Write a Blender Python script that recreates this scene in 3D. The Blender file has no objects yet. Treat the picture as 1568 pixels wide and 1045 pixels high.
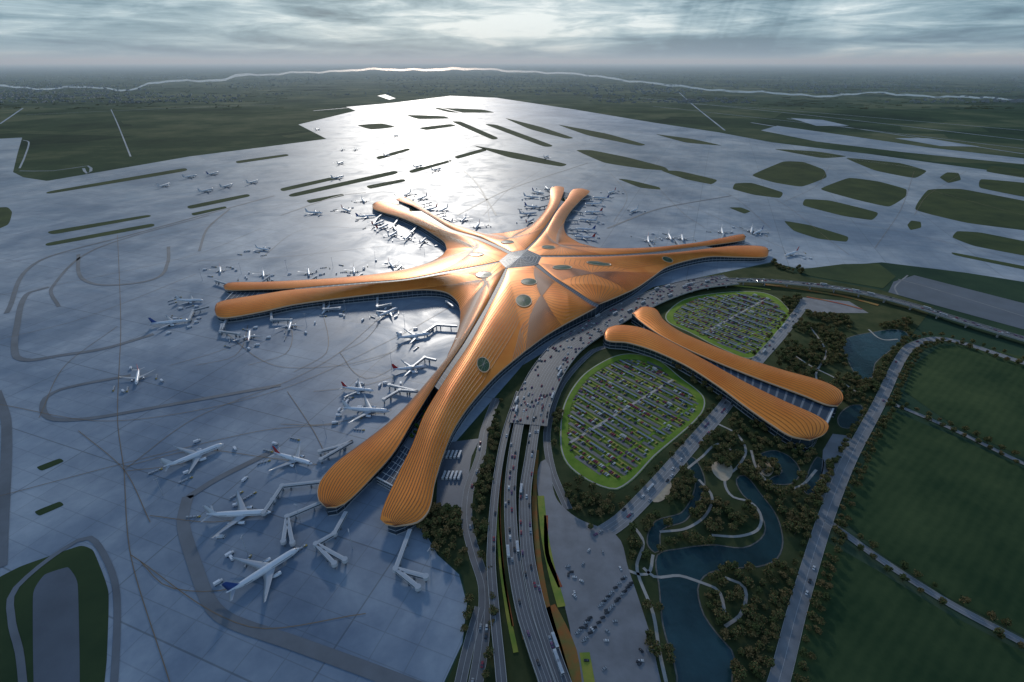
import bpy, math, random
from mathutils import Vector, geometry, noise as mnoise
random.seed(7)
scene=bpy.context.scene
H=400.0; F=784.0; CX=784.0; CY=522.5; HOR=95.0
TH=math.atan((CY-HOR)/F); S_,C_=math.sin(TH),math.cos(TH)
# ---- image pixels back-projected through the camera -> metres on the site (x east, y north, z up)
def g(x,y,z=0.0):
    u=(x-CX)/F; v=(y-CY)/F
    d=S_+v*C_
    k=(H-z)/d
    return Vector((u*k,(C_-v*S_)*k,z))
def G(pts,z=0.0): return [g(p[0],p[1],z) for p in pts]

# ---------------- materials
def new_mat(name):
    m=bpy.data.materials.new(name); m.use_nodes=True
    nt=m.node_tree; b=nt.nodes["Principled BSDF"]
    return m,nt,b
def mat(name,col,rough=0.6,metal=0.0,spec=0.5,var=0.0,scale=0.05,col2=None,bump=0.0):
    m,nt,b=new_mat(name)
    b.inputs['Base Color'].default_value=(*col,1)
    b.inputs['Roughness'].default_value=rough
    b.inputs['Metallic'].default_value=metal
    b.inputs['Specular IOR Level'].default_value=spec
    if var>0 or col2:
        geo=nt.nodes.new('ShaderNodeNewGeometry')
        n=nt.nodes.new('ShaderNodeTexNoise'); n.inputs['Scale'].default_value=scale; n.inputs['Detail'].default_value=6
        n.inputs['Roughness'].default_value=0.6
        nt.links.new(geo.outputs['Position'],n.inputs['Vector'])
        r=nt.nodes.new('ShaderNodeValToRGB')
        c2=col2 if col2 else tuple(c*(1+var) for c in col)
        c1=col if col2 else tuple(c*(1-var) for c in col)
        r.color_ramp.elements[0].position=0.35; r.color_ramp.elements[1].position=0.65
        r.color_ramp.elements[0].color=(*c1,1); r.color_ramp.elements[1].color=(*c2,1)
        nt.links.new(n.outputs['Fac'],r.inputs['Fac'])
        nt.links.new(r.outputs['Color'],b.inputs['Base Color'])
        if bump>0:
            bp=nt.nodes.new('ShaderNodeBump'); bp.inputs['Strength'].default_value=bump; bp.inputs['Distance'].default_value=1.0
            n2=nt.nodes.new('ShaderNodeTexNoise'); n2.inputs['Scale'].default_value=scale*8; n2.inputs['Detail'].default_value=4
            nt.links.new(geo.outputs['Position'],n2.inputs['Vector'])
            nt.links.new(n2.outputs['Fac'],bp.inputs['Height']); nt.links.new(bp.outputs[0],b.inputs['Normal'])
    return m

def concrete_mat():
    m,nt,b=new_mat('apron_concrete')
    N=nt.nodes; L=nt.links
    geo=N.new('ShaderNodeNewGeometry')
    def noise(sc,det=5,ro=.6,dist=0):
        n=N.new('ShaderNodeTexNoise'); n.inputs['Scale'].default_value=sc; n.inputs['Detail'].default_value=det; n.inputs['Roughness'].default_value=ro; n.inputs['Distortion'].default_value=dist
        L.new(geo.outputs['Position'],n.inputs['Vector']); return n
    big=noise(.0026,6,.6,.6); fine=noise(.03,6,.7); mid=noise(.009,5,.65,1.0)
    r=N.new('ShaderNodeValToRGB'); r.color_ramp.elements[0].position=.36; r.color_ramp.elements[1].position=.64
    r.color_ramp.elements[0].color=(.15,.205,.275,1); r.color_ramp.elements[1].color=(.36,.41,.46,1)  # broad concrete tone patches, with dappled shade of clouds painted in
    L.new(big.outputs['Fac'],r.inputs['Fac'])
    mp=N.new('ShaderNodeMapping'); mp.inputs['Rotation'].default_value=(0,0,math.radians(20)); L.new(geo.outputs['Position'],mp.inputs['Vector'])
    def brick(w,h,ms,c1,c2,mo):
        br=N.new('ShaderNodeTexBrick'); br.inputs['Scale'].default_value=1; br.inputs['Brick Width'].default_value=w; br.inputs['Row Height'].default_value=h
        br.inputs['Mortar Size'].default_value=ms; br.inputs['Color1'].default_value=(c1,c1,c1,1); br.inputs['Color2'].default_value=(c2,c2,c2,1); br.inputs['Mortar'].default_value=(mo,mo*.98,mo*.94,1)
        br.offset=0.0; L.new(mp.outputs[0],br.inputs['Vector']); return br.outputs[0]
    b1=brick(30,22,.45,1.06,.92,.66); b2=brick(210,132,.8,1.05,.9,.6)
    def mul(a,bb,f):
        mx=N.new('ShaderNodeMix'); mx.data_type='RGBA'; mx.blend_type='MULTIPLY'; mx.inputs[0].default_value=f
        L.new(a,mx.inputs[6]); L.new(bb,mx.inputs[7]); return mx.outputs[2]
    def rmp(src,lo,hi,a=.3,c=.7):
        q=N.new('ShaderNodeValToRGB'); q.color_ramp.elements[0].position=a; q.color_ramp.elements[1].position=c
        q.color_ramp.elements[0].color=(*lo,1); q.color_ramp.elements[1].color=(*hi,1); L.new(src,q.inputs['Fac']); return q.outputs[0]
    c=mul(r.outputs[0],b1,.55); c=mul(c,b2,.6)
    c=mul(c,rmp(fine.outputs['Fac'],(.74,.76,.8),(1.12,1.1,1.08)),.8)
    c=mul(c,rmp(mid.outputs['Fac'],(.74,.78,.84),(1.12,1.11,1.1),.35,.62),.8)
    L.new(c,b.inputs['Base Color'])
    mr=N.new('ShaderNodeMapRange'); mr.inputs['From Min'].default_value=.35; mr.inputs['From Max'].default_value=.65
    mr.inputs['To Min'].default_value=.40; mr.inputs['To Max'].default_value=.60
    L.new(mid.outputs['Fac'],mr.inputs['Value']); L.new(mr.outputs[0],b.inputs['Roughness'])
    b.inputs['Specular IOR Level'].default_value=.36
    return m
M={}
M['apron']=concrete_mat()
M['pave']=mat('taxiway_asphalt',(.09,.105,.13),.5,var=.15,scale=.02)
M['shoulder']=mat('shoulder_asphalt',(.13,.145,.165),.55,var=.2,scale=.02)
M['line']=mat('yellow_line_paint',(.20,.14,.085),.6)
M['white_line']=mat('white_line_paint',(.5,.5,.5),.6)
M['rline']=mat('runway_white_paint',(.72,.72,.72),.6)
M['grass']=mat('infield_grass',(.028,.050,.024),.95,spec=.1,col2=(.055,.080,.034),scale=.01)
M['lawn']=mat('lawn',(.10,.19,.02),.9,spec=.15,col2=(.19,.27,.04),scale=.04)
M['lawn2']=mat('garden_planting',(.05,.10,.02),.9,spec=.1,col2=(.12,.16,.03),scale=.09)
M['land']=mat('park_soil_grass',(.028,.046,.018),.9,spec=.1,col2=(.065,.075,.032),scale=.03)
def field_mat():
    m,nt,b=new_mat('field_grass'); N=nt.nodes; L=nt.links
    geo=N.new('ShaderNodeNewGeometry'); mp=N.new('ShaderNodeMapping'); mp.inputs['Rotation'].default_value=(0,0,.9); L.new(geo.outputs['Position'],mp.inputs['Vector'])
    wv=N.new('ShaderNodeTexWave'); wv.inputs['Scale'].default_value=.035; wv.inputs['Distortion'].default_value=3; wv.inputs['Detail'].default_value=4; L.new(mp.outputs[0],wv.inputs['Vector'])
    n=N.new('ShaderNodeTexNoise'); n.inputs['Scale'].default_value=.009; n.inputs['Detail'].default_value=10; n.inputs['Roughness'].default_value=.72; L.new(geo.outputs['Position'],n.inputs['Vector'])
    a=N.new('ShaderNodeMath'); a.operation='MULTIPLY_ADD'; a.inputs[1].default_value=.06; L.new(wv.outputs['Fac'],a.inputs[0]); L.new(n.outputs['Fac'],a.inputs[2])
    r=N.new('ShaderNodeValToRGB'); r.color_ramp.elements[0].position=.38; r.color_ramp.elements[1].position=.72
    r.color_ramp.elements[0].color=(.022,.048,.020,1); r.color_ramp.elements[1].color=(.065,.095,.038,1)
    L.new(a.outputs[0],r.inputs['Fac']); L.new(r.outputs[0],b.inputs['Base Color']); b.inputs['Roughness'].default_value=.95; b.inputs['Specular IOR Level'].default_value=.1
    return m
M['field']=field_mat()
M['road']=mat('road_asphalt',(.105,.11,.12),.55,var=.15,scale=.05)
M['road2']=mat('pale_road',(.20,.205,.215),.6,var=.15,scale=.05)
M['plaza']=mat('plaza_paving',(.20,.20,.21),.55,var=.15,scale=.05)
M['path']=mat('park_path',(.34,.32,.29),.7,var=.15,scale=.05)
M['shore']=mat('shore_stone',(.12,.115,.10),.8,var=.3,scale=.2)
M['sand']=mat('sand',(.46,.37,.26),.8,var=.15,scale=.1)
M['water']=mat('pond_water',(.018,.05,.058),.18,spec=.4,var=.3,scale=.02,bump=.2)
M['river']=mat('river_water',(.12,.16,.18),.25,spec=.8)
M['kerb']=mat('kerb_concrete',(.36,.36,.35),.7)
M['flower_o']=mat('orange_flowers',(.34,.11,.02),.8,col2=(.17,.15,.03),scale=.08)
M['flower_r']=mat('red_flowers',(.30,.03,.02),.8,col2=(.32,.13,.02),scale=.08)
M['flower_g']=mat('light_hedge',(.14,.23,.02),.8,col2=(.32,.30,.04),scale=.06)
M['glass']=mat('dark_glass',(.03,.045,.06),.15,spec=.8)
M['glass2']=mat('skylight_glass',(.045,.065,.095),.42,spec=.3)
M['oculus']=mat('oculus_glass',(.05,.10,.045),.3,spec=.4)
M['white']=mat('white_panel',(.55,.56,.57),.45)
M['cream']=mat('roof_edge_trim',(.66,.44,.27),.45)
M['steel']=mat('grey_steel',(.16,.18,.21),.5)
M['pwhite']=mat('aircraft_white',(.72,.74,.78),.3)
M['pgrey']=mat('aircraft_grey',(.42,.45,.49),.35,metal=.1)
M['pdark']=mat('aircraft_dark',(.04,.045,.05),.3)
M['tred']=mat('tail_red',(.5,.03,.03),.35)
M['tblue']=mat('tail_blue',(.04,.09,.30),.35)
M['trunk']=mat('bark',(.08,.06,.04),.9)
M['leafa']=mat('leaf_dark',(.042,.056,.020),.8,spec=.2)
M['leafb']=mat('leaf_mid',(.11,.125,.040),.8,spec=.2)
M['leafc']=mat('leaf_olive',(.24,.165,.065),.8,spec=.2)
M['leafd']=mat('leaf_green',(.10,.21,.03),.8,spec=.2)
M['tyre']=mat('tyre',(.02,.02,.02),.8)
M['canopy']=mat('solar_canopy',(.15,.20,.27),.4,var=.15,scale=.3)
cc=[('car_white',(.6,.6,.6)),('car_black',(.03,.03,.035)),('car_silver',(.3,.32,.34)),('car_red',(.26,.03,.05)),('car_purple',(.16,.07,.15)),('car_yellow',(.45,.34,.08))]
for n,c in cc: M[n]=mat(n,c,.3)

def roof_mat():
    m,nt,b=new_mat('copper_roof'); N=nt.nodes; L=nt.links
    geo=N.new('ShaderNodeNewGeometry')
    n=N.new('ShaderNodeTexNoise'); n.inputs['Scale'].default_value=.02; n.inputs['Detail'].default_value=7; n.inputs['Roughness'].default_value=.65
    L.new(geo.outputs['Position'],n.inputs['Vector'])
    r=N.new('ShaderNodeValToRGB'); r.color_ramp.elements[0].position=.3; r.color_ramp.elements[1].position=.7
    r.color_ramp.elements[0].color=(.80,.225,.030,1); r.color_ramp.elements[1].color=(.93,.34,.065,1)
    L.new(n.outputs['Fac'],r.inputs['Fac'])
    L.new(r.outputs[0],b.inputs['Base Color'])
    b.inputs['Roughness'].default_value=.42; b.inputs['Metallic'].default_value=.35; b.inputs['Specular IOR Level'].default_value=.25
    return m
M['roof']=roof_mat()
M['rib']=mat('roof_seam',(.26,.07,.015),.5)

def terrain_mat():
    m,nt,b=new_mat('countryside'); N=nt.nodes; L=nt.links
    geo=N.new('ShaderNodeNewGeometry')
    mp=N.new('ShaderNodeMapping'); mp.inputs['Rotation'].default_value=(0,0,.35); mp.inputs['Scale'].default_value=(.0011,.0018,.001)
    L.new(geo.outputs['Position'],mp.inputs['Vector'])
    v=N.new('ShaderNodeTexVoronoi'); v.distance='CHEBYCHEV'; v.inputs['Scale'].default_value=1
    L.new(mp.outputs[0],v.inputs['Vector'])
    sep=N.new('ShaderNodeSeparateColor'); L.new(v.outputs['Color'],sep.inputs[0])
    n=N.new('ShaderNodeTexNoise'); n.inputs['Scale'].default_value=.0014; n.inputs['Detail'].default_value=12; n.inputs['Roughness'].default_value=.72
    L.new(geo.outputs['Position'],n.inputs['Vector'])
    mix=N.new('ShaderNodeMath'); mix.operation='MULTIPLY_ADD'; mix.inputs[1].default_value=.34
    L.new(sep.outputs[0],mix.inputs[0]); 
    sc=N.new('ShaderNodeMath'); sc.operation='MULTIPLY_ADD'; sc.inputs[1].default_value=1.7; sc.inputs[2].default_value=-.5; L.new(n.outputs['Fac'],sc.inputs[0])
    L.new(sc.outputs[0],mix.inputs[2])
    r=N.new('ShaderNodeValToRGB'); e=r.color_ramp.elements
    e[0].position=.22; e[0].color=(.016,.038,.028,1); e[1].position=.9; e[1].color=(.125,.14,.085,1)
    x=e.new(.52); x.color=(.038,.070,.042,1)
    L.new(mix.outputs[0],r.inputs['Fac']); L.new(r.outputs[0],b.inputs['Base Color'])
    b.inputs['Roughness'].default_value=1; b.inputs['Specular IOR Level'].default_value=.05
    return m
M['terrain']=terrain_mat()

# ---------------- mesh builder
class MB:
    def __init__(s): s.v=[]; s.f=[]; s.m=[]; s.mats=[]
    def mi(s,name):
        if name not in s.mats: s.mats.append(name)
        return s.mats.index(name)
    def add(s,vs,fs,mn):
        o=len(s.v); s.v.extend([tuple(p) for p in vs]); i=s.mi(mn)
        for f in fs: s.f.append([k+o for k in f]); s.m.append(i)
    def box(s,c,sx,sy,sz,mn,ang=0.0):
        ca,sa=math.cos(ang),math.sin(ang); vs=[]
        for dz in(-sz/2,sz/2):
            for dx,dy in((-1,-1),(1,-1),(1,1),(-1,1)):
                x,y=dx*sx/2,dy*sy/2
                vs.append((c[0]+x*ca-y*sa,c[1]+x*sa+y*ca,c[2]+dz))
        s.add(vs,[(0,3,2,1),(4,5,6,7),(0,1,5,4),(1,2,6,5),(2,3,7,6),(3,0,4,7)],mn)
    def grid(s,rows,mn,flip=False):
        n=len(rows[0]); vs=[p for r in rows for p in r]; fs=[]
        for i in range(len(rows)-1):
            for j in range(n-1):
                q=(i*n+j,i*n+j+1,(i+1)*n+j+1,(i+1)*n+j); fs.append(q[::-1] if flip else q)
        s.add(vs,fs,mn)
    def mesh(s,name,smooth=False):
        me=bpy.data.meshes.new(name); me.from_pydata(s.v,[],s.f)
        for mn in s.mats: me.materials.append(M[mn])
        me.polygons.foreach_set('material_index',s.m)
        if smooth: me.polygons.foreach_set('use_smooth',[True]*len(s.f))
        me.update(); return me
    def obj(s,name,smooth=False,parent=None):
        o=bpy.data.objects.new(name,s.mesh(name,smooth)); scene.collection.objects.link(o)
        if parent: o.parent=parent
        return o
def empty(name):
    e=bpy.data.objects.new(name,None); scene.collection.objects.link(e); return e
def cr(pts,n,closed=False):
    P=[Vector(p) for p in pts]; dense=[]; m=len(P)
    segs=m if closed else m-1
    for i in range(segs):
        if closed: p0,p1,p2,p3=P[(i-1)%m],P[i],P[(i+1)%m],P[(i+2)%m]
        else:
            p1,p2=P[i],P[i+1]; p0=P[i-1] if i>0 else p1*2-p2; p3=P[i+2] if i+2<m else p2*2-p1
        l=(p2-p1).length
        t1=(p2-p0); t1=t1.normalized()*l if t1.length>1e-6 else t1
        t2=(p3-p1); t2=t2.normalized()*l if t2.length>1e-6 else t2
        for k in range(12):
            t=k/12; a=2*t**3-3*t*t+1; b=t**3-2*t*t+t; c=-2*t**3+3*t*t; d=t**3-t*t
            dense.append(p1*a+t1*b*.9+p2*c+t2*d*.9)
    dense.append(P[0] if closed else P[-1])
    D=[0]
    for i in range(1,len(dense)): D.append(D[-1]+(dense[i]-dense[i-1]).length)
    out=[]; j=0
    for k in range(n):
        d=D[-1]*k/(n-1) if not closed else D[-1]*k/n
        while j<len(D)-2 and D[j+1]<d: j+=1
        t=(d-D[j])/max(1e-9,D[j+1]-D[j]); out.append(dense[j].lerp(dense[j+1],min(1,max(0,t))))
    return out
def chaikin(P,it=3,first=.10):
    for k in range(it):
        q=first if k==0 else .25; out=[]
        for i in range(len(P)):
            a,b=P[i],P[(i+1)%len(P)]; out+= [a.lerp(b,q),a.lerp(b,1-q)]
        P=out
    return P
def plen(P): return sum((P[i+1]-P[i]).length for i in range(len(P)-1))
def poly(mb,pts,mn,z,smooth=0,thick=0.0,side='kerb'):
    P=[Vector(p) for p in pts]
    if smooth=='c': P=chaikin(P)
    elif smooth: P=cr(pts,smooth,True)
    P=[Vector((p.x,p.y,z)) for p in P]
    tris=geometry.tessellate_polygon([P])
    fs=[]
    for t in tris:
        a,b,c=[P[i] for i in t]
        fs.append(t if (b-a).cross(c-a).z>0 else t[::-1])
    mb.add(P,fs,mn)
    if thick:
        n=len(P); Q=[Vector((p.x,p.y,z-thick)) for p in P]
        mb.add(P+Q,[(i,(i+1)%n,n+(i+1)%n,n+i) for i in range(n)],side)
    return P
def offs(P,o):
    out=[]
    for i,p in enumerate(P):
        t=P[min(i+1,len(P)-1)]-P[max(i-1,0)]; t.z=0
        if t.length<1e-6: t=Vector((1,0,0))
        t.normalize(); out.append(p+Vector((-t.y,t.x,0))*o)
    return out
def ribbon(mb,P,w,mn,z=None,o=0.0):
    a=offs(P,o+w/2); b=offs(P,o-w/2)
    if z is not None:
        for p in a+b: p.z=z
    mb.grid([b,a],mn)
def curve(px,step=8,z=0.0):
    W=G(px,z); L=plen(W); return cr(W,max(4,int(L/step)))
def pip(p,poly_):
    x,y=p[0],p[1]; c=False; n=len(poly_)
    for i in range(n):
        a=poly_[i]; b=poly_[i-1]
        if (a[1]>y)!=(b[1]>y) and x<(b[0]-a[0])*(y-a[1])/(b[1]-a[1])+a[0]: c=not c
    return c

# ---------------- ground
mb=MB(); 
ys=[-3000,0,3000,8000,20000,60000,200000]; xs=[-200000,-50000,-12000,-3000,3000,12000,50000,200000]
mb.grid([[(x,y,0) for x in xs] for y in ys],'terrain'); mb.obj('ground')

# apron
mb=MB()
ap=[(-900,345),(-300,312),(-40,287),(75,277),(180,259),(290,240),(400,226),(500,213),(457,191),(545,170),(530,164),(600,158),(690,147),(760,150),(880,168),(1000,188),(1100,203),(1180,218),(1260,228),(1330,236),(1430,250),(1568,268),(1900,310),(2500,420),(2500,560),(1900,480),(1568,432),(1480,418),(1350,402),(1225,412),(1180,402),(1000,440),(800,560),(660,720),(645,805),(670,850),(703,880),(715,925),(708,985),(680,1045),(640,1150),(-300,1150),(-1200,800)]
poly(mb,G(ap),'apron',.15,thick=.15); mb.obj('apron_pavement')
mb=MB()
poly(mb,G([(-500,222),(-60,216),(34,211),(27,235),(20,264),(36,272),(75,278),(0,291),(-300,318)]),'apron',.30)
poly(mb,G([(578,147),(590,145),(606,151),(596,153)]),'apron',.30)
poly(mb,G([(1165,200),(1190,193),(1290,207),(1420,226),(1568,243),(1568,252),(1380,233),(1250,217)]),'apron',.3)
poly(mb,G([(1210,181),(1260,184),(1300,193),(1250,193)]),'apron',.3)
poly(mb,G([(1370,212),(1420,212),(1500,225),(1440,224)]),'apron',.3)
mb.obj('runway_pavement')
mb=MB()
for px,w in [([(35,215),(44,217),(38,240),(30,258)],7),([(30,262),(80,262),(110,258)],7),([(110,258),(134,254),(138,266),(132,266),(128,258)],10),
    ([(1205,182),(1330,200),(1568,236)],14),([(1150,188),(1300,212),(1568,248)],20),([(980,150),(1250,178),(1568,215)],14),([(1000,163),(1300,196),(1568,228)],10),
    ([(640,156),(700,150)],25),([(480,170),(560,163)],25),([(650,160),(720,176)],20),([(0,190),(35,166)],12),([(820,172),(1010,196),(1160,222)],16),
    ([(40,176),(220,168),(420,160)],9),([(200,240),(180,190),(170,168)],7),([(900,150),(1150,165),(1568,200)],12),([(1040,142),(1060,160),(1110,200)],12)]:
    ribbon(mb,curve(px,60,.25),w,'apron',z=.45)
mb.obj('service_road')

# infield grass islands
mb=MB()
isl=[[(70,355),(228,329),(233,332),(80,360)],[(68,373),(235,342),(238,347),(72,378)],[(70,294),(285,257),(288,262),(72,298)],
[(285,316),(380,297),(384,301),(290,321)],[(292,327),(345,316),(348,319),(296,331)],[(360,247),(440,236),(443,239),(363,251)],
[(428,289),(515,270),(519,274),(432,294)],[(440,298),(606,261),(611,266),(446,303)],[(468,307),(525,297),(528,300),(474,312)],[(560,285),(618,274),(622,278),(566,290)],
[(575,241),(625,227),(629,230),(580,245)],[(695,240),(742,227),(746,231),(700,244)],[(625,262),(690,245),(692,248),(630,266)],
[(880,230),(905,230),(960,241),(1018,256),(1025,262),(985,259),(925,250)],[(945,274),(960,275),(1010,287),(1012,291),(980,288)],
[(1010,261),(1040,262),(1100,276),(1090,283),(1050,275)],[(690,186),(705,186),(765,212),(755,215)],[(740,190),(760,191),(850,224),(835,226)],[(850,190),(930,205),(990,222),(980,224),(900,208)],
[(770,180),(830,195),(880,212),(868,213),(810,198)],[(1000,205),(1060,213),(1110,224),(1050,219)],
[(1200,247),(1230,248),(1262,260),(1267,272),(1228,287),(1185,280),(1148,269)],[(1125,281),(1150,280),(1200,295),(1195,304),(1155,299),(1121,290)],
[(1300,272),(1345,278),(1389,290),(1387,302),(1362,318),(1310,306),(1252,290)],[(1232,305),(1270,307),(1347,326),(1336,338),(1290,331),(1228,315)],
[(1199,338),(1240,345),(1300,363),(1297,371),(1252,366),(1215,354)],[(1420,290),(1470,289),(1590,312),(1700,335),(1700,370),(1568,353),(1480,342),(1397,322)],
[(1290,241),(1380,250),(1421,262),(1402,274),(1340,262)],[(1465,354),(1500,356),(1600,376),(1600,398),(1490,377),(1457,364)],[(1450,264),(1468,265),(1472,276),(1452,281),(1438,272)],
[(1500,274),(1568,280),(1700,300),(1700,320),(1568,302),(1498,288)],[(1395,338),(1410,340),(1411,349),(1394,353),(1389,345)],[(1455,386),(1600,414),(1600,420),(1460,391)],
[(1115,318),(1135,318),(1150,324),(1140,328)],[(1518,254),(1568,260),(1700,280),(1700,288),(1568,273),(1508,263)],[(1180,228),(1250,232),(1300,240),(1260,243)],
[(55,716),(92,702),(99,707),(64,722)],[(52,784),(92,768),(99,774),(60,791)],[(-60,322),(12,317),(19,325),(14,345),(-60,372)],
[(-80,990),(-30,900),(30,868),(125,835),(143,842),(168,905),(160,1100),(-150,1100)],
[(545,192),(585,189),(608,195),(568,199)],[(660,165),(740,168),(760,173),(690,173)],[(640,196),(690,190),(700,193),(652,200)],[(720,222),(800,236),(870,252),(860,256),(780,242)],[(620,176),(680,178),(690,182),(640,183)]]
for p in isl: poly(mb,G(p),'grass',.30,smooth='c')
poly(mb,G([(1225,413),(1290,405),(1345,404),(1372,424),(1352,442),(1270,428),(1235,422)]),'grass',.45)
mb.obj('infield_grass')
mb=MB()
poly(mb,G([(52,1100),(50,905),(68,880),(105,868),(120,890),(124,1100)]),'pave',.45,smooth='c')
for px,w in [([(75,440),(42,450),(26,500),(24,545),(45,552),(90,545),(160,534),(235,512)],9),([(430,590),(250,622),(130,642),(75,640),(68,612),(95,596),(200,575)],7),
 ([(120,390),(124,425),(160,437),(235,428),(256,405),(258,378)],7),([(305,385),(318,350),(352,320)],6),([(430,330),(520,300),(560,295)],6),
 ([(288,760),(280,800),(300,870),(322,925),(350,950),(450,985),(600,1040),(700,1080)],11),([(288,762),(330,735),(400,700),(420,690)],8),
 ([(0,870),(10,650),(-5,600)],10),([(90,470),(80,440),(150,380),(320,330)],6),([(10,480),(60,400),(200,360),(420,300)],8),([(40,1100),(30,1000),(18,950),(25,900),(125,825),(150,835),(178,905),(172,1100)],5),
 ([(700,330),(780,290),(900,250)],6),([(760,330),(720,270),(660,230)],6),([(930,350),(1010,320),(1120,300)],7)]:
    ribbon(mb,curve(px,10,.3),w,'shoulder',z=.60)
mb.obj('taxiway_shoulder')
# markings
mb=MB(); random.seed(3)
ml=[[(-100,420),(200,370),(420,320),(640,270)],[(-100,470),(120,430),(300,390),(400,350)],[(180,360),(185,500),(180,640),(190,720)],[(0,620),(180,645),(420,600),(600,520),(690,470)],
[(190,720),(300,640),(450,580),(520,540),(600,470)],[(0,760),(190,710),(400,660),(520,650)],[(190,720),(200,850),(260,1045)],[(0,520),(120,490),(300,420)],[(520,540),(560,580),(610,560)],
[(345,510),(420,560),(520,560),(600,540)],[(260,560),(330,540),(380,520)],[(440,600),(480,660),(500,700)],[(300,400),(420,395),(560,380),(660,370)],[(400,395),(470,350),(560,350)],
[(700,270),(740,300),(750,340)],[(830,260),(780,290),(740,330)],[(930,260),(960,300),(940,340)],[(1010,290),(1050,330),(1080,350)],[(640,270),(700,290),(800,285),(1000,300),(1200,380)],
[(560,230),(800,250),(1000,290)],[(600,200),(900,235),(1150,290),(1300,390)],[(700,170),(1000,215),(1300,262),(1568,330)],[(60,640),(100,560),(180,500)],[(200,850),(380,960),(560,940)],[(230,800),(190,720),(120,660)],
[(1000,240),(1120,300),(1180,350)],[(1270,255),(1250,285),(1200,310)],[(1400,262),(1380,320),(1340,380)],[(1480,262),(1420,300),(1400,330)],[(1568,400),(1400,360),(1200,320),(1100,300)],
[(380,498),(360,545),(300,560)],[(445,486),(440,540),(380,560)],[(495,480),(500,540),(450,570)],[(592,478),(560,520),(520,540)],[(635,515),(590,545),(540,560)],[(600,628),(500,650),(430,650)],[(650,560),(560,590),(480,600)],
[(486,712),(400,700),(300,690),(190,715)],[(420,784),(330,800),(230,790)],[(455,842),(360,900),(260,900),(215,860)],[(340,681),(280,710),(190,722)]]
for px in ml:
    ribbon(mb,curve(px,12,.4),.7,'line',z=.75)
for px,w in [([(-200,318),(-40,293),(75,284),(290,247),(500,219)],1.6),([(-200,332),(75,290),(290,252),(520,221)],.9),([(1000,192),(1100,207),(1260,232),(1568,272)],1.8),([(1110,212),(1250,236),(1568,280)],1.0),([(-200,216),(34,214)],1.5),
    ([(1170,202),(1290,212),(1568,248)],1.5),([(560,172),(640,160),(700,152)],1.8)]:
    ribbon(mb,curve(px,40,.4),w,'rline',z=.9)
mb.obj('taxiway_markings')

# ---------------- terminal
def petal_pts(px,z0,z1):
    n=len(px); out=[]
    for i,p in enumerate(px):
        k=i/(n-1); k=k*k*(3-2*k); out.append(g(p[0],p[1],z0+(z1-z0)*k))
    return out
PT={
'A':{'L':([(329,476),(333,464),(350,459),(400,451),(445,444),(500,440),(560,435),(620,430),(680,420),(730,410),(766,402)],[(329,476),(333,485),(348,487),(400,478),(450,467),(530,456),(600,448),(650,444),(682,448),(700,462),(705,478)]),
     'N':([(500,777),(524,774),(575,725),(605,690),(638,634),(674,577),(710,525),(743,470),(765,428),(774,410)],[(500,777),(487,765),(489,740),(512,711),(550,682),(600,645),(640,605),(672,570),(692,530),(703,500),(705,478)])},
'B':{'L':([(342,438),(347,444),(400,443.5),(450,441.5),(500,437),(560,432),(620,427),(680,416),(730,407),(764,400)],[(342,438),(352,433),(400,432),(500,427),(570,421),(620,413),(655,403),(676,392),(684,382)]),
     'FL':([(570,314),(580,309),(600,311),(625,322),(655,338),(690,355),(730,367),(765,382),(778,389)],[(570,314),(572,320),(585,325),(612,333),(640,345),(665,360),(680,371),(684,382)])},
'C':{'FL':([(612,303),(607,306),(630,315),(655,329),(692,351),(732,363),(770,379),(784,386)],[(612,303),(622,303),(640,313),(665,330),(700,348),(740,358),(770,357)]),
     'FR':([(852,285),(863,287),(860,303),(852,320),(836,345),(820,366),(803,383)],[(852,285),(844,288),(842,305),(836,320),(822,337),(803,350),(770,357)])},
'D':{'FR':([(892,289),(878,290),(868,305),(852,325),(837,350),(822,369),(808,383)],[(892,289),(903,293),(890,306),(873,325),(864,343),(868,360),(888,373)]),
     'R':([(1142,363),(1138,368),(1100,374),(1050,380),(1000,386),(940,390),(870,391),(826,391)],[(1142,363),(1137,359),(1100,366),(1060,374),(1000,381),(930,382),(888,373)])},
'E':{'R':([(1177,386),(1170,378),(1130,376.5),(1100,379),(1050,385),(1000,390),(940,393),(870,394),(829,394)],[(1177,386),(1172,394),(1130,394),(1090,393),(1050,400),(1020,410),(1000,424)]),
     'S':([(917,466),(908,462),(880,444),(850,425),(824,404)],[(917,466),(940,457),(975,441),(1000,424)])},
'F':{'S':([(913,471),(905,467),(878,449),(846,428),(818,407)],[(913,471),(895,481),(865,497),(835,515),(805,537)]),
     'N':([(605,806),(582,797),(612,722),(632,680),(650,634),(685,577),(720,525),(750,470),(771,430),(778,411)],[(605,806),(640,800),(657,782),(666,740),(678,700),(695,658),(720,620),(760,575),(805,537)])}}
NS=70; NT=18
terminal=empty('airport_terminal')
inner={}
def P3(I,O,i,t):
    a,b=I[i],O[i]; w=(b-a).length; p=a.lerp(b,t)
    p.z+=min(.07*w,8)*(max(0,math.sin(math.pi*t))**.85); return p
def P3f(I,O,s,t):
    s=max(0,min(len(I)-1.001,s)); i=int(s); f=s-i
    return P3(I,O,i,t).lerp(P3(I,O,i+1,t),f)
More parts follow.
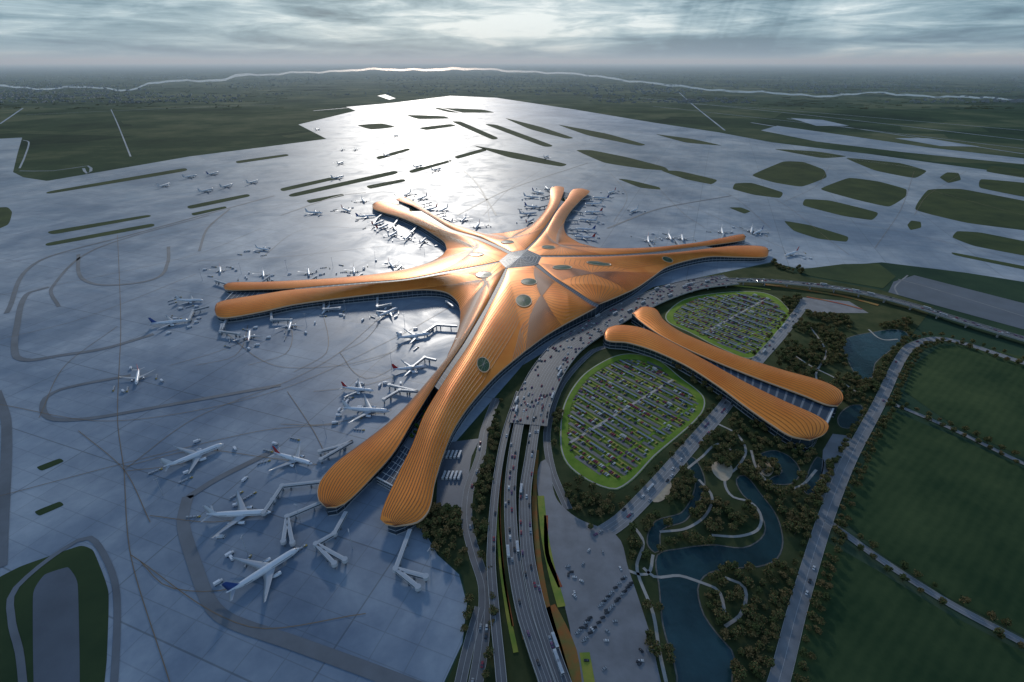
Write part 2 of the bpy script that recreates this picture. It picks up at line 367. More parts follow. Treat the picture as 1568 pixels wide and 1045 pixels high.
def build_petal(name,I,O,parent,oc=None):
    n=len(I); mb=MB()
    mb.grid([[P3(I,O,i,j/NT) for j in range(NT+1)] for i in range(n)],'roof')
    o=mb.obj(name+'_roof',True,parent)
    rb=MB()
    def seam(st,w=.62):
        pts=[P3f(I,O,s,t)+Vector((0,0,.34)) for s,t in st]
        if plen(pts)<5: return
        ribbon(rb,pts,w,'rib')
    if oc:
        s0,t0=oc
        for side in (0,n-1):
            m=14
            for k in range(1,m):
                tk=k/m; st=[]
                for q in range(60):
                    x=q/59; s=s0+(side-s0)*x; b=min(1,x/.45); b=b**.6
                    st.append((s,t0+(tk-t0)*b))
                seam(st)
        for k in range(-18,19):
            s1=s0+k*1.2
            seam([(s0+(s1-s0)*(q/12)**.8,t0+(1-t0)*q/12) for q in range(13)],.75)
            s1=s0+k*.9
            seam([(s0+(s1-s0)*(q/12)**.8,t0*(1-q/12)+.02) for q in range(13)],.75)
    else:
        for k in range(1,11):
            seam([(s,k/11) for s in range(1,n-1)])
    rb.obj(name+'_seams',False,parent)
    eb=MB()
    for E in (I,O):
        eb.grid([[p+Vector((0,0,.35)) for p in E],[p+Vector((0,0,-1.3)) for p in E]],'cream')
    eb.grid([[p+Vector((0,0,.36)) for p in O],[P3(I,O,i,1-min(.05,.8/max(1,(I[i]-O[i]).length)))+Vector((0,0,.36)) for i in range(n)]],'cream')
    eb.obj(name+'_roof_edge',False,parent)
    fb=MB()
    for E,rev in ((O,True),(I,False)):
        W=[]
        for i in range(n):
            w=(I[i]-O[i]).length; off=min(9,.2*w)
            t=off/max(w,.01); W.append(P3(I,O,i,1-t if rev else t))
        L=plen(W); cnt=max(6,int(L/9)); Q=cr(W,cnt)
        for i in range(cnt-1):
            a,b=Q[i],Q[i+1]; e=a.lerp(b,.07)
            for (p,q,mn) in ((a,e,'steel'),(e,b,'glass')):
                fb.add([(p.x,p.y,0),(q.x,q.y,0),(q.x,q.y,q.z-.3),(p.x,p.y,p.z-.3)],[(0,1,2,3)],mn)
        for zz,hh in ((.8,1.6),(6.2,.8)):
            for X in (offs(Q,.35),offs(Q,-.35)):
                fb.grid([[Vector((p.x,p.y,zz-hh/2)) for p in X],[Vector((p.x,p.y,zz+hh/2)) for p in X]],'pgrey')
    fb.obj(name+'_facade',False,parent)
    return o
roofs=[]
OC={'A':(.50,.45),'B':(.5,.5),'C':(.5,.5),'D':(.5,.5),'E':(.62,.45),'F':(.40,.45)}
ZC,ZB,ZT=38,18,12.5
for nm,d in PT.items():
    (k1,(i1,o1)),(k2,(i2,o2))=list(d.items())
    def half(i,o,k):
        zt=ZT if k!='S' else 24
        return cr(petal_pts(i,zt,ZC),NS),cr(petal_pts(o,zt,ZB),NS)
    I1,O1=half(i1,o1,k1); I2,O2=half(i2,o2,k2)
    inner[(nm,k1)]=I1; inner[(nm,k2)]=I2
    I=I1+I2[::-1]; O=O1+[O2[-1]]+O2[::-1][1:]
    n=len(I); s,t=OC[nm]
    roofs.append(build_petal('petal',I,O,terminal,(s*(n-1),t)))
TZ=9.0
def strip(a,b,k0,K,term,nm='arm'):
    sb=MB(); n=len(a)
    if k0<K:
        A=[Vector((p.x,p.y,TZ)) for p in a[k0:K+1]]; B=[Vector((p.x,p.y,TZ)) for p in b[k0:K+1]]
        for i in range(len(A)-1):
            mn='glass2' if (i<6) else 'steel'
            sb.add([A[i],A[i+1],B[i+1],B[i]],[(0,1,2,3)],mn)
            if i<7:
                p,q=A[i],B[i]; c=(p+q)/2; sb.box((c.x,c.y,TZ+.2),(q-p).length,.5,.4,'white',math.atan2(q.y-p.y,q.x-p.x))
        for f in (.25,.5,.75):
            pts=[A[i].lerp(B[i],f)+Vector((0,0,.5)) for i in range(0,min(7,len(A)))]; ribbon(sb,pts,.5,'white')
        p,q=A[0],B[0]; m=10
        for i in range(m):
            u=p.lerp(q,i/m); w=p.lerp(q,(i+.88)/m); x=p.lerp(q,(i+1)/m)
            for s1,s2,mn in ((u,w,'glass'),(w,x,'white')):
                sb.add([(s1.x,s1.y,0),(s2.x,s2.y,0),(s2.x,s2.y,TZ),(s1.x,s1.y,TZ)],[(0,1,2,3)],mn)
        c=(p+q)/2
        for zz in (TZ+.6,5,1): sb.box((c.x,c.y,zz),(q-p).length,1.5,1.0,'white',math.atan2(q.y-p.y,q.x-p.x))
    A=cr(a[K:],200); B=cr(b[K:],200)
    for i in range(199):
        mn='glass2' if i%5 else 'steel'
        dz=Vector((0,0,-.6))
        sb.add([A[i]+dz,A[i+1]+dz,B[i+1]+dz,B[i]+dz],[(0,1,2,3)],mn)
    p,q=a[K],b[K]
    sb.add([(p.x,p.y,TZ),(q.x,q.y,TZ),(q.x,q.y,q.z-.6),(p.x,p.y,p.z-.6)],[(0,1,2,3)],'glass')
    sb.obj(nm+'_skylight',False,term)
strip(inner[('A','N')],inner[('F','N')],7,24,terminal)
strip(inner[('A','L')],inner[('B','L')],5,20,terminal)
strip(inner[('B','FL')],inner[('C','FL')],8,22,terminal)
strip(inner[('C','FR')],inner[('D','FR')],8,22,terminal)
strip(inner[('D','R')],inner[('E','R')],5,20,terminal)
strip(inner[('E','S')],inner[('F','S')],0,0,terminal)
ends=[v[-1] for v in inner.values()]; c=sum(ends,Vector())/len(ends)
ends.sort(key=lambda p:math.atan2(p.y-c.y,p.x-c.x))
hb=MB(); top=c+Vector((0,0,4))
n=len(ends)
for i in range(n):
    a,b=ends[i],ends[(i+1)%n]
    hb.add([a,b,top],[(0,1,2)],'glass2')
    for r in (0,.16,.33,.5,.66,.83):
        p=a.lerp(top,r)+Vector((0,0,.3)); q=b.lerp(top,r)+Vector((0,0,.3)); ribbon(hb,[p,q],.7,'white')
    for k in range(4):
        p=a.lerp(b,k/4)+Vector((0,0,.35)); ribbon(hb,[p,top+Vector((0,0,.35))],.4,'white')
hb.obj('hexagon_skylight',False,terminal)

# service building (sixth arm)
sbuild=empty('service_building')
SZ=18
def loft2(e1,e2,z,nm):
    I=cr(G(e1,z),120); O=cr(G(e2,z),120); roofs.append(build_petal(nm,I,O,sbuild))
loft2([(968,480),(985,470),(1003,473),(1016,490),(1040,507),(1080,525),(1130,545),(1200,567),(1260,584),(1285,597),(1291,611),(1283,622)],[(968,480),(980,492),(1010,513),(1050,534),(1100,556),(1160,580),(1230,606),(1265,620),(1283,622)],SZ,'wing')
loft2([(925,512),(930,503),(950,498),(985,503),(1030,525),(1080,552),(1140,585),(1200,614),(1250,636),(1268,650),(1262,665),(1240,674)],[(925,512),(930,522),(960,525),(1000,537),(1050,560),(1100,592),(1140,622),(1180,650),(1210,668),(1240,674)],SZ,'wing')
at=MB(); az_=14; A=cr(G([(985,497),(1050,534),(1100,556),(1160,580),(1230,606),(1276,626)],az_),110); B=cr(G([(985,505),(1030,526),(1080,553),(1140,586),(1200,615),(1264,652)],az_),110)
for i in range(109):
    at.add([A[i],A[i+1],B[i+1],B[i]],[(0,1,2,3)],'glass2' if i%4 else 'steel')
A2,B2=A[-1],B[-1]
for i in range(12):
    u=A2.lerp(B2,i/12); w=A2.lerp(B2,(i+.85)/12); x=A2.lerp(B2,(i+1)/12)
    for s1,s2,mn in ((u,w,'glass'),(w,x,'white')):
        at.add([(s1.x,s1.y,0),(s2.x,s2.y,0),(s2.x,s2.y,az_),(s1.x,s1.y,az_)],[(0,1,2,3)],mn)
c=(A2+B2)/2
for zz in (az_+.3,10,5,1): at.box((c.x,c.y,zz),(B2-A2).length,2,1.0,'white',math.atan2(B2.y-A2.y,B2.x-A2.x))
at.obj('atrium_skylight',False,sbuild)

# oculi: ring + glass, seated on the roof
def hit(px,py):
    o=Vector((0,0,H)); d=(g(px,py,0)-o).normalized(); best=None
    for r in roofs:
        ok,loc,nor,_=r.ray_cast(o,d)
        if ok and (best is None or (loc-o).length<(best[0]-o).length): best=(loc,nor)
    return best
bpy.context.view_layer.update()
for (x,y,ra,rb_) in [(802,461,13,21),(810,432,14,14),(740,559,9,15),(741,421,15,14),(730,390,14,12),(777,371,14,12),(840,379,14,12),(861,410,18,11),(917,404,24,10),(1022,398,12,8)]:
    h=hit(x,y)
    if not h: continue
    loc,nor=h
    if nor.z<0: nor=-nor
    # local frame: x axis east along the roof
    ex=(Vector((1,0,0))-nor*nor.x).normalized(); ey=nor.cross(ex); ob=MB(); N_=40
    ring=lambda s,z:[loc+ex*(ra*s*math.cos(k*2*math.pi/N_))+ey*(rb_*s*math.sin(k*2*math.pi/N_))+nor*z for k in range(N_+1)]
    ob.grid([ring(1.12,-2.2),ring(1.08,1.1),ring(1.0,1.1),ring(.97,.7)],'cream')
    R=ring(.98,.7)[:-1]; top=loc+nor*1.3
    ob.add(R+[top],[(i,(i+1)%N_,N_) for i in range(N_)],'oculus')
    for k in range(0,N_,4): ribbon(ob,[R[k]+nor*.15,top+nor*.15],.35,'steel')
    ob.obj('oculus',False,terminal)

# ---------------- landside surfaces
mb=MB()
landpoly=[(1350,445),(1235,424),(1180,404),(1000,440),(800,560),(665,720),(650,800),(672,850),(706,880),(718,925),(710,985),(684,1045),(640,1200),(1150,1200),(1190,1045),(1260,790),(1340,620),(1390,520),(1430,470)]
poly(mb,G(landpoly),'land',.30); mb.obj('landscape_grass')
mb=MB()
poly(mb,G([(1385,600),(1400,560),(1440,530),(1500,530),(1568,548),(1900,650),(1900,860),(1568,702),(1460,652)]),'field',.34)
poly(mb,G([(1362,628),(1460,668),(1568,718),(1900,880),(1900,1180),(1568,975),(1450,915),(1350,850),(1285,792)]),'field',.34)
poly(mb,G([(1262,828),(1340,872),(1450,940),(1568,1000),(1900,1200),(1200,1200),(1215,1000)]),'field',.34)
mb.obj('grass_field')
mb=MB()
poly(mb,G([(1368,432),(1400,422),(1568,465),(1800,530),(1800,570),(1568,505),(1440,470),(1360,448)]),'pave',.36)
for px,w in [([(1375,428),(1420,440),(1568,485),(1700,530)],3),([(1390,422),(1370,440),(1375,452)],3)]: ribbon(mb,curve(px,15,.1),w,'road2',z=.5)
mb.obj('service_yard')
waters=[[(1005,850),(1040,840),(1090,834),(1140,838),(1170,815),(1160,782),(1135,757),(1126,735),(1140,728),(1165,756),(1190,790),(1200,830),(1190,858),(1160,870),(1120,872),(1085,880),(1070,900),(1078,940),(1100,972),(1125,1003),(1122,1045),(1120,1100),(1045,1100),(1034,1030),(1014,960),(1008,900)],
[(1160,700),(1185,690),(1210,700),(1226,722),(1212,742),(1178,738),(1196,722),(1180,710)],[(1292,522),(1330,510),(1385,508),(1372,530),(1342,556),(1325,586),(1302,562)],
[(1232,738),(1250,700),(1262,706),(1252,745),(1236,758)],[(1050,700),(1066,740),(1046,785),(1004,800),(992,832),(1006,846),(1012,812),(1050,796),(1078,742),(1064,704)],[(1282,640),(1300,622),(1320,622),(1314,650),(1290,656)]]
mb=MB(); WP=[]
for w in waters: WP.append(poly(mb,G(w),'water',.40,smooth=90))
mb.obj('pond_water')
mb=MB()
for P in WP:
    P=P+[P[0]]; ribbon(mb,P,1.2,'shore',z=.5,o=-.8)
paths=[[(1100,650),(1128,665),(1142,690),(1130,715),(1110,735),(1120,760),(1150,770),(1165,790),(1160,812),(1130,822),(1090,820)],[(1070,735),(1090,760),(1080,790),(1050,810),(1010,815)],
[(1150,690),(1160,720),(1190,748),(1225,745),(1250,720)],[(1110,885),(1140,900),(1135,940),(1110,960)],[(985,870),(1003,884),(1040,882),(1072,892)],[(1240,500),(1265,540),(1250,580),(1290,600)],
[(1210,540),(1240,560),(1280,580),(1310,600)],[(1330,505),(1350,520),(1375,520)],[(965,800),(985,830),(975,870),(1000,940),(1010,1000),(1020,1045)],[(1050,720),(1075,700),(1100,680),(1120,690)],[(950,870),(990,880),(1000,850)],
[(1072,892),(1100,905),(1110,940)]]
PP=[]
for px in paths:
    c=curve(px,5,.2); PP.append(c); ribbon(mb,c,2.8,'path',z=.56)
for px in [[(1090,712),(1112,706),(1122,722),(1110,738),(1094,728)],[(1160,712),(1178,708),(1184,722),(1172,730)],[(995,750),(1022,735),(1026,755),(1002,770)]]:
    poly(mb,G(px),'sand',.60,smooth=24)
poly(mb,G([(1215,455),(1300,462),(1330,480),(1270,480),(1235,478)]),'plaza',.52)
mb.obj('garden_path')
mb=MB(); roads=[]
def road(px,w,mn='road',z=.62,lines=1):
    c=curve(px,6,z); ribbon(mb,c,w,mn,z=z)
    for s in(-1,1): ribbon(mb,c,.4,'kerb',z=z+.12,o=s*(w/2+.25))
    for k in range(lines): ribbon(mb,c,.22,'white_line',z=z+.05,o=(k+1)*w/(lines+1)-w/2)
    roads.append((c,w)); return c
rA=road([(1140,1200),(1192,1045),(1222,930),(1262,800),(1300,705),(1345,620),(1380,548),(1400,528),(1450,520),(1568,556),(1700,600)],13,'road2',.62)
rB=road([(1262,795),(1300,822),(1350,858),(1450,922),(1568,985),(1800,1110)],7,'road2',.67)
rC=road([(1350,612),(1400,632),(1460,658),(1568,710),(1800,810)],6,'road2',.67)
rD=road([(900,830),(950,798),(1000,748),(1060,680),(1110,622),(1150,565),(1200,508),(1232,465)],16,'road2',.72,3)
rE=road([(715,1120),(738,985),(742,900),(727,850),(715,800),(718,750),(735,700),(742,660),(760,610)],10,'road',.72)
rF=road([(870,780),(845,720),(838,660),(860,590),(905,540),(930,530)],8,'road',.77)
rG=road([(690,1120),(715,1000),(735,930)],8,'road',.82)
poly(mb,G([(672,680),(735,672),(722,700),(716,740),(712,778),(668,775)]),'pave',.55)
poly(mb,G([(822,730),(835,705),(852,765),(885,795),(945,822),(962,872),(985,940),(1002,1000),(1010,1120),(905,1120),(872,960),(852,880),(832,800)]),'plaza',.90,smooth=80)
poly(mb,G([(1260,690),(1275,665),(1300,668),(1312,690),(1290,730),(1262,780),(1255,760)]),'road2',.50)
mb.obj('road')
mb=MB()
for px,w,mn in [([(764,690),(762,760),(766,850),(778,940),(790,1000)],4,'flower_g'),([(768,720),(765,790),(771,880),(785,960)],2,'flower_r'),([(786,700),(783,780),(787,880),(803,980)],3,'flower_o'),
 ([(822,690),(818,760),(824,850),(838,930),(858,1000),(875,1060)],5,'flower_o'),([(828,760),(834,820),(846,880),(860,930)],7,'flower_g'),([(836,790),(838,850),(858,900)],4,'flower_r'),([(840,930),(856,960),(872,1000),(880,1060)],12,'flower_o'),([(895,1000),(905,1060)],8,'flower_g'),([(812,640),(815,700),(813,760)],4,'flower_g'),
 ([(1170,436),(1230,444),(1300,456),(1345,468)],9,'flower_o'),([(1060,440),(1120,438),(1180,444)],6,'flower_g'),([(1235,455),(1290,466),(1320,474)],4,'flower_r')]:
    ribbon(mb,curve(px,8,.5),w,mn,z=1.1)
mb.obj('flower_bed')

# viaduct
via=empty('elevated_roadway')
mb=MB(); decks=[]
def deck(px,w,z,lanes,smooth_step=7):
    c=curve(px,smooth_step,z)
    ribbon(mb,c,w,'road',z=z)
    a=offs(c,w/2); b=offs(c,-w/2)
    for E in(a,b):
        mb.grid([[Vector((p.x,p.y,z+1)) for p in E],[Vector((p.x,p.y,z-1.6)) for p in E]],'kerb')
    for s in(-1,1): ribbon(mb,c,.5,'kerb',z=z+1,o=s*(w/2-.25))
    for k in range(1,lanes): ribbon(mb,c,.2,'white_line',z=z+.06,o=k*w/lanes-w/2)
    for i in range(3,len(c)-3,6):
        for s in(-.3,.3):
            t=(c[i+1]-c[i-1]); t.z=0; t.normalize(); p=c[i]+Vector((-t.y,t.x,0))*w*s
            mb.box((p.x,p.y,(z-1.6)/2),2,2,z-1.6,'kerb')
    decks.append((c,w,z,lanes))
deck([(1800,590),(1568,519),(1470,490),(1400,468),(1330,450),(1260,438),(1170,430),(1100,430),(1050,440)],17,9,5)
deck([(1120,428),(1060,436),(1010,452),(960,475),(915,500),(870,530),(838,570),(815,620),(808,650)],48,9.3,12)
deck([(812,600),(797,640),(786,700),(781,760),(786,850),(800,930),(822,1000),(838,1045),(870,1150)],12,8.6,4)
deck([(835,600),(822,640),(812,700),(804,760),(808,850),(824,930),(846,1000),(862,1045),(900,1150)],12,8.9,4)
deck([(795,600),(775,660),(760,740),(752,850),(757,930),(768,1045),(775,1150)],8,6,2)
mb.obj('viaduct_deck',False,via)

# ---------------- vehicles
def car_mesh(cm,L=4.6,W=1.9):
    mb=MB(); h=W/2
    prof=[(-L/2,.35),(-L/2,.95),(-L*.36,1.0),(-L*.26,1.5),(L*.08,1.5),(L*.24,1.0),(L*.46,.85),(L/2,.6),(L/2,.35)]
    n=len(prof)
    def w(z): return h*(.82 if z>1.2 else 1)
    vs=[(x,-w(z),z) for x,z in prof]+[(x,w(z),z) for x,z in prof]
    mb.add(vs,[tuple(range(n)),tuple(range(2*n-1,n-1,-1))],cm)
    for i in range(n):
        j=(i+1)%n; mb.add([vs[i],vs[j],vs[n+j],vs[n+i]],[(0,3,2,1)],'glass' if i in(2,4) else cm)
    for x in(-L*.3,L*.3):
        for y in(-h,h):
            R=.34; k=8; c=[(x+R*math.cos(a*2*math.pi/k),y,.34+R*math.sin(a*2*math.pi/k)) for a in range(k)]
            d=[(p[0],y*1.03+(.05 if y>0 else -.05),p[2]) for p in c]
            mb.add(c+d,[tuple(range(k,2*k))]+[(a,(a+1)%k,k+(a+1)%k,k+a) for a in range(k)],'tyre')
    return mb
carbuild=[car_mesh(n) for n,_ in cc]; carmesh=[b.mesh('car') for b in carbuild]
def bus_mesh():
    mb=MB(); mb.box((0,0,1.75),12,2.5,2.7,'white'); mb.box((0,0,2.1),11.4,2.56,.9,'glass'); mb.box((5.9,0,1.9),.3,2.3,1.5,'glass'); mb.box((0,0,3.25),8,1.9,.3,'pgrey')
    for x in(-3.8,4):
        for y in(-1.15,1.15): mb.box((x,y,.5),1,.35,1,'tyre')
    return mb.mesh('bus')
def truck_mesh():
    mb=MB(); mb.box((2.6,0,1.5),1.9,2.3,2.1,'white'); mb.box((3.3,0,2.0),.6,2.2,.8,'glass'); mb.box((-1.2,0,2.1),5.4,2.5,2.4,'pwhite'); mb.box((-.2,0,.75),7,1.4,.3,'steel')
    for x in(-2.8,2.4):
        for y in(-1.05,1.05): mb.box((x,y,.5),1,.4,1,'tyre')
    return mb.mesh('service_truck')
def tug_mesh():
    mb=MB(); mb.box((0,0,.8),3,1.7,.8,'car_yellow'); mb.box((-.6,0,1.6),1.1,1.5,.8,'glass'); mb.box((-.6,0,2.05),1.3,1.6,.1,'white')
    for i in range(3):
        mb.box((-4-3.4*i,0,.5),2.8,1.5,.2,'steel'); mb.box((-4-3.4*i,0,1.25),2.4,1.4,1.3,'pgrey')
    for x in(-1,1,-4,-7.4,-10.8):
        for y in(-.8,.8): mb.box((x,y,.3),.6,.2,.6,'tyre')
    return mb.mesh('baggage_tug')
def mast_mesh():
    mb=MB()
    for a,b,r0,r1 in ((0,8,.35,.28),(8,24,.28,.16)):
        A=[(r0*math.cos(i*math.pi/4),r0*math.sin(i*math.pi/4),a) for i in range(9)]; B=[(r1*math.cos(i*math.pi/4),r1*math.sin(i*math.pi/4),b) for i in range(9)]
        mb.grid([A,B],'pgrey')
    mb.box((0,0,24.2),4,.4,.4,'pgrey')
    for x in(-1.7,-.6,.6,1.7): mb.box((x,.4,23.9),.7,.5,.5,'white')
    return mb.mesh('floodlight_mast')
BUS=bus_mesh(); TRUCK=truck_mesh(); TUG=tug_mesh(); MAST=mast_mesh()
def inst(me,name,p,ang,s=1,parent=None):
    o=bpy.data.objects.new(name,me); o.location=p; o.rotation_euler=(0,0,ang); o.scale=(s,s,s); scene.collection.objects.link(o)
    if parent: o.parent=parent
    return o
random.seed(11)
def traffic(c,w,z,lanes,n,busp=.08):
    for _ in range(n):
        i=random.randrange(1,len(c)-1); t=c[i+1]-c[i]; t.z=0; 
        if t.length<.01: continue
        t.normalize(); k=random.randrange(lanes); o=(k+.5)*w/lanes-w/2
        p=c[i].lerp(c[i+1],random.random())+Vector((-t.y,t.x,0))*o; p.z=z+.02
        a=math.atan2(t.y,t.x)+(math.pi if k<lanes/2 else 0)
        if random.random()<busp: inst(BUS,'bus',p,a)
        else: inst(random.choice(carmesh[:5]),'car',p,a,1.05)
for (c,w,z,l),n in zip(decks,[110,230,36,36,10]): traffic(c,w,z,l,n)
traffic(rD,16,.74,4,50); traffic(rE,10,.74,2,12); traffic(rA,12,.64,2,8)
a0=g(890,975); a1=g(965,885)
for i in range(26):
    for r in range(2):
        if random.random()<.7:
            p=a0.lerp(a1,i/25)+Vector((r*6.5-5,r*-4,0)); p.z=.92
            inst(random.choice(carmesh[1:3]),'car',p,random.choice([.3,.35]),.9)
for i in range(34):
    x=random.uniform(850,985); y=random.uniform(830,1030)
    if pip((x,y),[(858,830),(945,825),(985,940),(1000,1040),(905,1040),(880,960)]):
        inst(random.choice(carmesh[:3]),'car',g(x,y,.92),random.uniform(0,6.28),.9)
for i in range(10):
    inst(BUS,'bus',g(680+6*(i%5),730+(i//5)*-32,.57),1.4)
for x,y in [(470,500),(420,505),(530,480),(620,500),(600,560),(560,610),(500,670),(455,725),(460,800),(540,840),(660,870),(350,520),(300,480),(310,430),(370,420),(440,415),(510,410),(575,400),(650,390),(700,540),(380,850),(250,760)]:
    inst(MAST,'floodlight_mast',g(x,y,.15),random.uniform(0,3))

# ---------------- parking gardens
axis=(g(1250,650)-g(950,515)); axis.z=0; axis.normalize(); perp=Vector((-axis.y,axis.x,0)); AX=math.atan2(axis.y,axis.x)
def parking(px,name):
    P=[Vector((p.x,p.y,0)) for p in cr(G(px),90,True)]
    mb=MB(); poly(mb,P,'lawn',.70,thick=.5)
    ribbon(mb,P+[P[0]],1.6,'path',z=.82,o=-1.5)
    c=sum(P,Vector())/len(P); inn=[c+(p-c)*.88 for p in P]
    poly(mb,inn,'lawn2',.74)
    cars=MB()
    us=[(p-c).dot(axis) for p in inn]; vs=[(p-c).dot(perp) for p in inn]
    v=min(vs)+3; row=0
    while v<max(vs):
        u=min(us); start=None; segs=[]
        while u<max(us)+3:
            ins=pip(c+axis*u+perp*v,inn)
            if ins and start is None: start=u
            if (not ins) and start is not None: segs.append((start,u)); start=None
            u+=3
        for s,e in segs:
            if e-s<16: continue
            A=c+axis*s+perp*v; B=c+axis*e+perp*v
            ty=row%3
            if ty==0:
                ribbon(mb,[A,B],5.0,'road',z=.78)
            elif ty==1:
                ribbon(mb,[A,B],2.6,'flower_g',z=.80)
                uu=s+2
                while uu<e-20:
                    q=c+axis*(uu+10)+perp*(v+2.9)
                    if random.random()<.5: mb.box((q.x,q.y,3.2),20,2.6,.25,'canopy',AX); mb.box((q.x,q.y,1.9),.3,.3,2.4,'steel')
                    elif random.random()<.2: mb.box((q.x,q.y,2.4),6,2.6,3.0,'white',AX); mb.box((q.x,q.y,4.1),6.6,3.1,.3,'kerb',AX)
                    uu+=random.choice([21,24,30])
            else:
                ribbon(mb,[A,B],1.8,'flower_g',z=.80)
            if ty in(1,2):
                uu=s+2
                while uu<e-2:
                    if random.random()<(.78 if ty==2 else .5):
                        q=c+axis*uu+perp*(v-(2.9 if ty==2 else 2.8)); b=random.choice(carbuild)
                        ca,sa=perp.x,perp.y; off=len(cars.v)
                        for p in b.v: cars.v.append((q.x+p[0]*ca-p[1]*sa,q.y+p[0]*sa+p[1]*ca,.8+p[2]))
                        mi=[cars.mi(x) for x in b.mats]
                        for f,m_ in zip(b.f,b.m): cars.f.append([k+off for k in f]); cars.m.append(mi[m_])
                    uu+=2.8 if random.random()<.9 else 9
        v+=6.6; row+=1
    for f in (-.33,0,.33):
        u=f*(max(us)-min(us)); pts=[]
        for k in range(80):
            vv=min(vs)+(max(vs)-min(vs))*k/79; q=c+axis*u+perp*vv
            if pip(q,inn): pts.append(q)
        if len(pts)>3: ribbon(mb,[pts[0],pts[-1]],3.5,'path' if f==0 else 'lawn',z=.88)
    mb.obj(name); cars.obj('parked_cars')
    return P
parking([(935,548),(965,542),(1005,550),(1042,578),(1078,608),(1074,636),(1005,698),(948,750),(905,740),(868,712),(857,680),(863,620),(892,575)],'garden_car_park')
parking([(1020,480),(1050,458),(1110,448),(1165,448),(1192,458),(1212,484),(1192,508),(1150,550),(1100,533),(1055,510),(1022,494)],'garden_car_park')

# ---------------- trees
def tree_mesh(seed,h,r,leafs,name='tree'):
    rnd=random.Random(seed); mb=MB()
    def limb(a,b,r0,r1):
        a=Vector(a); b=Vector(b); q=(b-a).to_track_quat('Z','Y'); k=5
        A=[a+q@Vector((r0*math.cos(i*2*math.pi/k),r0*math.sin(i*2*math.pi/k),0)) for i in range(k+1)]
        B=[b+q@Vector((r1*math.cos(i*2*math.pi/k),r1*math.sin(i*2*math.pi/k),0)) for i in range(k+1)]
        mb.grid([A,B],'trunk')
    limb((0,0,0),(0,0,h*.5),.4,.22)
    lobes=[]
    for i in range(10):
        a=rnd.uniform(0,6.28); rr=r*rnd.uniform(.2,.68); z=h*rnd.uniform(.36,.78)
        c=Vector((rr*math.cos(a),rr*math.sin(a),z)); lobes.append((c,r*rnd.uniform(.32,.5)))
        if i<5: limb((0,0,h*rnd.uniform(.25,.45)),c,.16,.06)
    lobes.append((Vector((0,0,h*.78)),r*.45))
    for c,lr in lobes:
        for k in range(48):
            d=Vector((rnd.gauss(0,1),rnd.gauss(0,1),rnd.gauss(0,1))).normalized()*lr*rnd.uniform(.65,1.08); d.z*=.8
            p=c+d; s=rnd.uniform(.5,1.1)*r/7
            u=Vector((rnd.gauss(0,1),rnd.gauss(0,1),rnd.gauss(0,.5))).normalized(); w=u.cross(d.normalized()+Vector((rnd.gauss(0,.5),rnd.gauss(0,.5),rnd.gauss(0,.5)))).normalized()
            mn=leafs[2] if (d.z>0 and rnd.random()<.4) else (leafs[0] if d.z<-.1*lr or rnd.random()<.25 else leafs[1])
            mb.add([p-u*s-w*s*.6,p+u*s-w*s*.5,p+u*s*.8+w*s*.7,p-u*s*.7+w*s*.6],[(0,1,2,3)],mn)
    return mb.mesh(name)
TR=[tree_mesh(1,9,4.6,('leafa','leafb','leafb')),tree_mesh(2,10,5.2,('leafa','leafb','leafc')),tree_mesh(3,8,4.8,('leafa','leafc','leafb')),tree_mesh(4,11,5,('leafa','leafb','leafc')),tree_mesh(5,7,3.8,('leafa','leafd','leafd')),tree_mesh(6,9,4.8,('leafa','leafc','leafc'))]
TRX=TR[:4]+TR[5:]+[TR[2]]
def bad(p):
    for w in WP:
        if pip(p,w): return True
    for c in PP:
        for q in c:
            if abs(q.x-p.x)<3.6 and abs(q.y-p.y)<3.6: return True
    for c,w in roads:
        for q in c:
            if (q.x-p.x)**2+(q.y-p.y)**2<(w/2+3)**2: return True
    for c,w,z,l in decks:
        for q in c:
            if (q.x-p.x)**2+(q.y-p.y)**2<(w/2+3.5)**2: return True
    return False
random.seed(5)
def forest(px,dens,name='tree_grove',mx=400,s0=.7,s1=1.15):
    P=G(px); xs_=[p.x for p in P]; ys_=[p.y for p in P]; e=empty(name); n=0; pts=[]
    area=(max(xs_)-min(xs_))*(max(ys_)-min(ys_)); tries=int(area*dens)
    for _ in range(tries):
        p=(random.uniform(min(xs_),max(xs_)),random.uniform(min(ys_),max(ys_)))
        if not pip(p,P): continue
        if mnoise.noise(Vector((p[0]*.02,p[1]*.02,3)))<-.22: continue
        if any((p[0]-q[0])**2+(p[1]-q[1])**2<24 for q in pts): continue
        if bad(Vector((p[0],p[1],0))): continue
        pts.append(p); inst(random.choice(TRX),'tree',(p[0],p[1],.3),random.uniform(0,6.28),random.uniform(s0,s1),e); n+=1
        if n>=mx: break
forest([(960,802),(1010,775),(1060,690),(1105,640),(1150,662),(1190,690),(1240,690),(1285,690),(1255,780),(1225,870),(1190,960),(1160,1045),(1130,1100),(1040,1100),(1000,1030),(975,900)],.03,mx=800)
forest([(1185,548),(1232,482),(1310,488),(1290,520),(1298,570),(1330,592),(1312,640),(1262,598),(1200,572)],.03,mx=300)
forest([(1330,500),(1400,490),(1395,512),(1360,560),(1340,600),(1318,592),(1345,556),(1385,515)],.02,mx=80)
forest([(632,800),(650,780),(690,774),(714,800),(718,860),(700,870),(665,845)],.03,mx=80)
forest([(846,725),(870,735),(905,752),(948,765),(958,790),(930,802),(870,786)],.03,mx=80)
forest([(742,622),(770,612),(762,680),(752,770),(745,860),(736,850),(728,800),(734,720)],.03,mx=70)
forest([(1178,400),(1225,412),(1230,422),(1190,412)],.02,mx=30)
forest([(1196,460),(1225,455),(1226,480),(1212,482)],.03,mx=25)
forest([(718,880),(735,960),(700,1045),(690,1045),(715,940)],.03,mx=50)
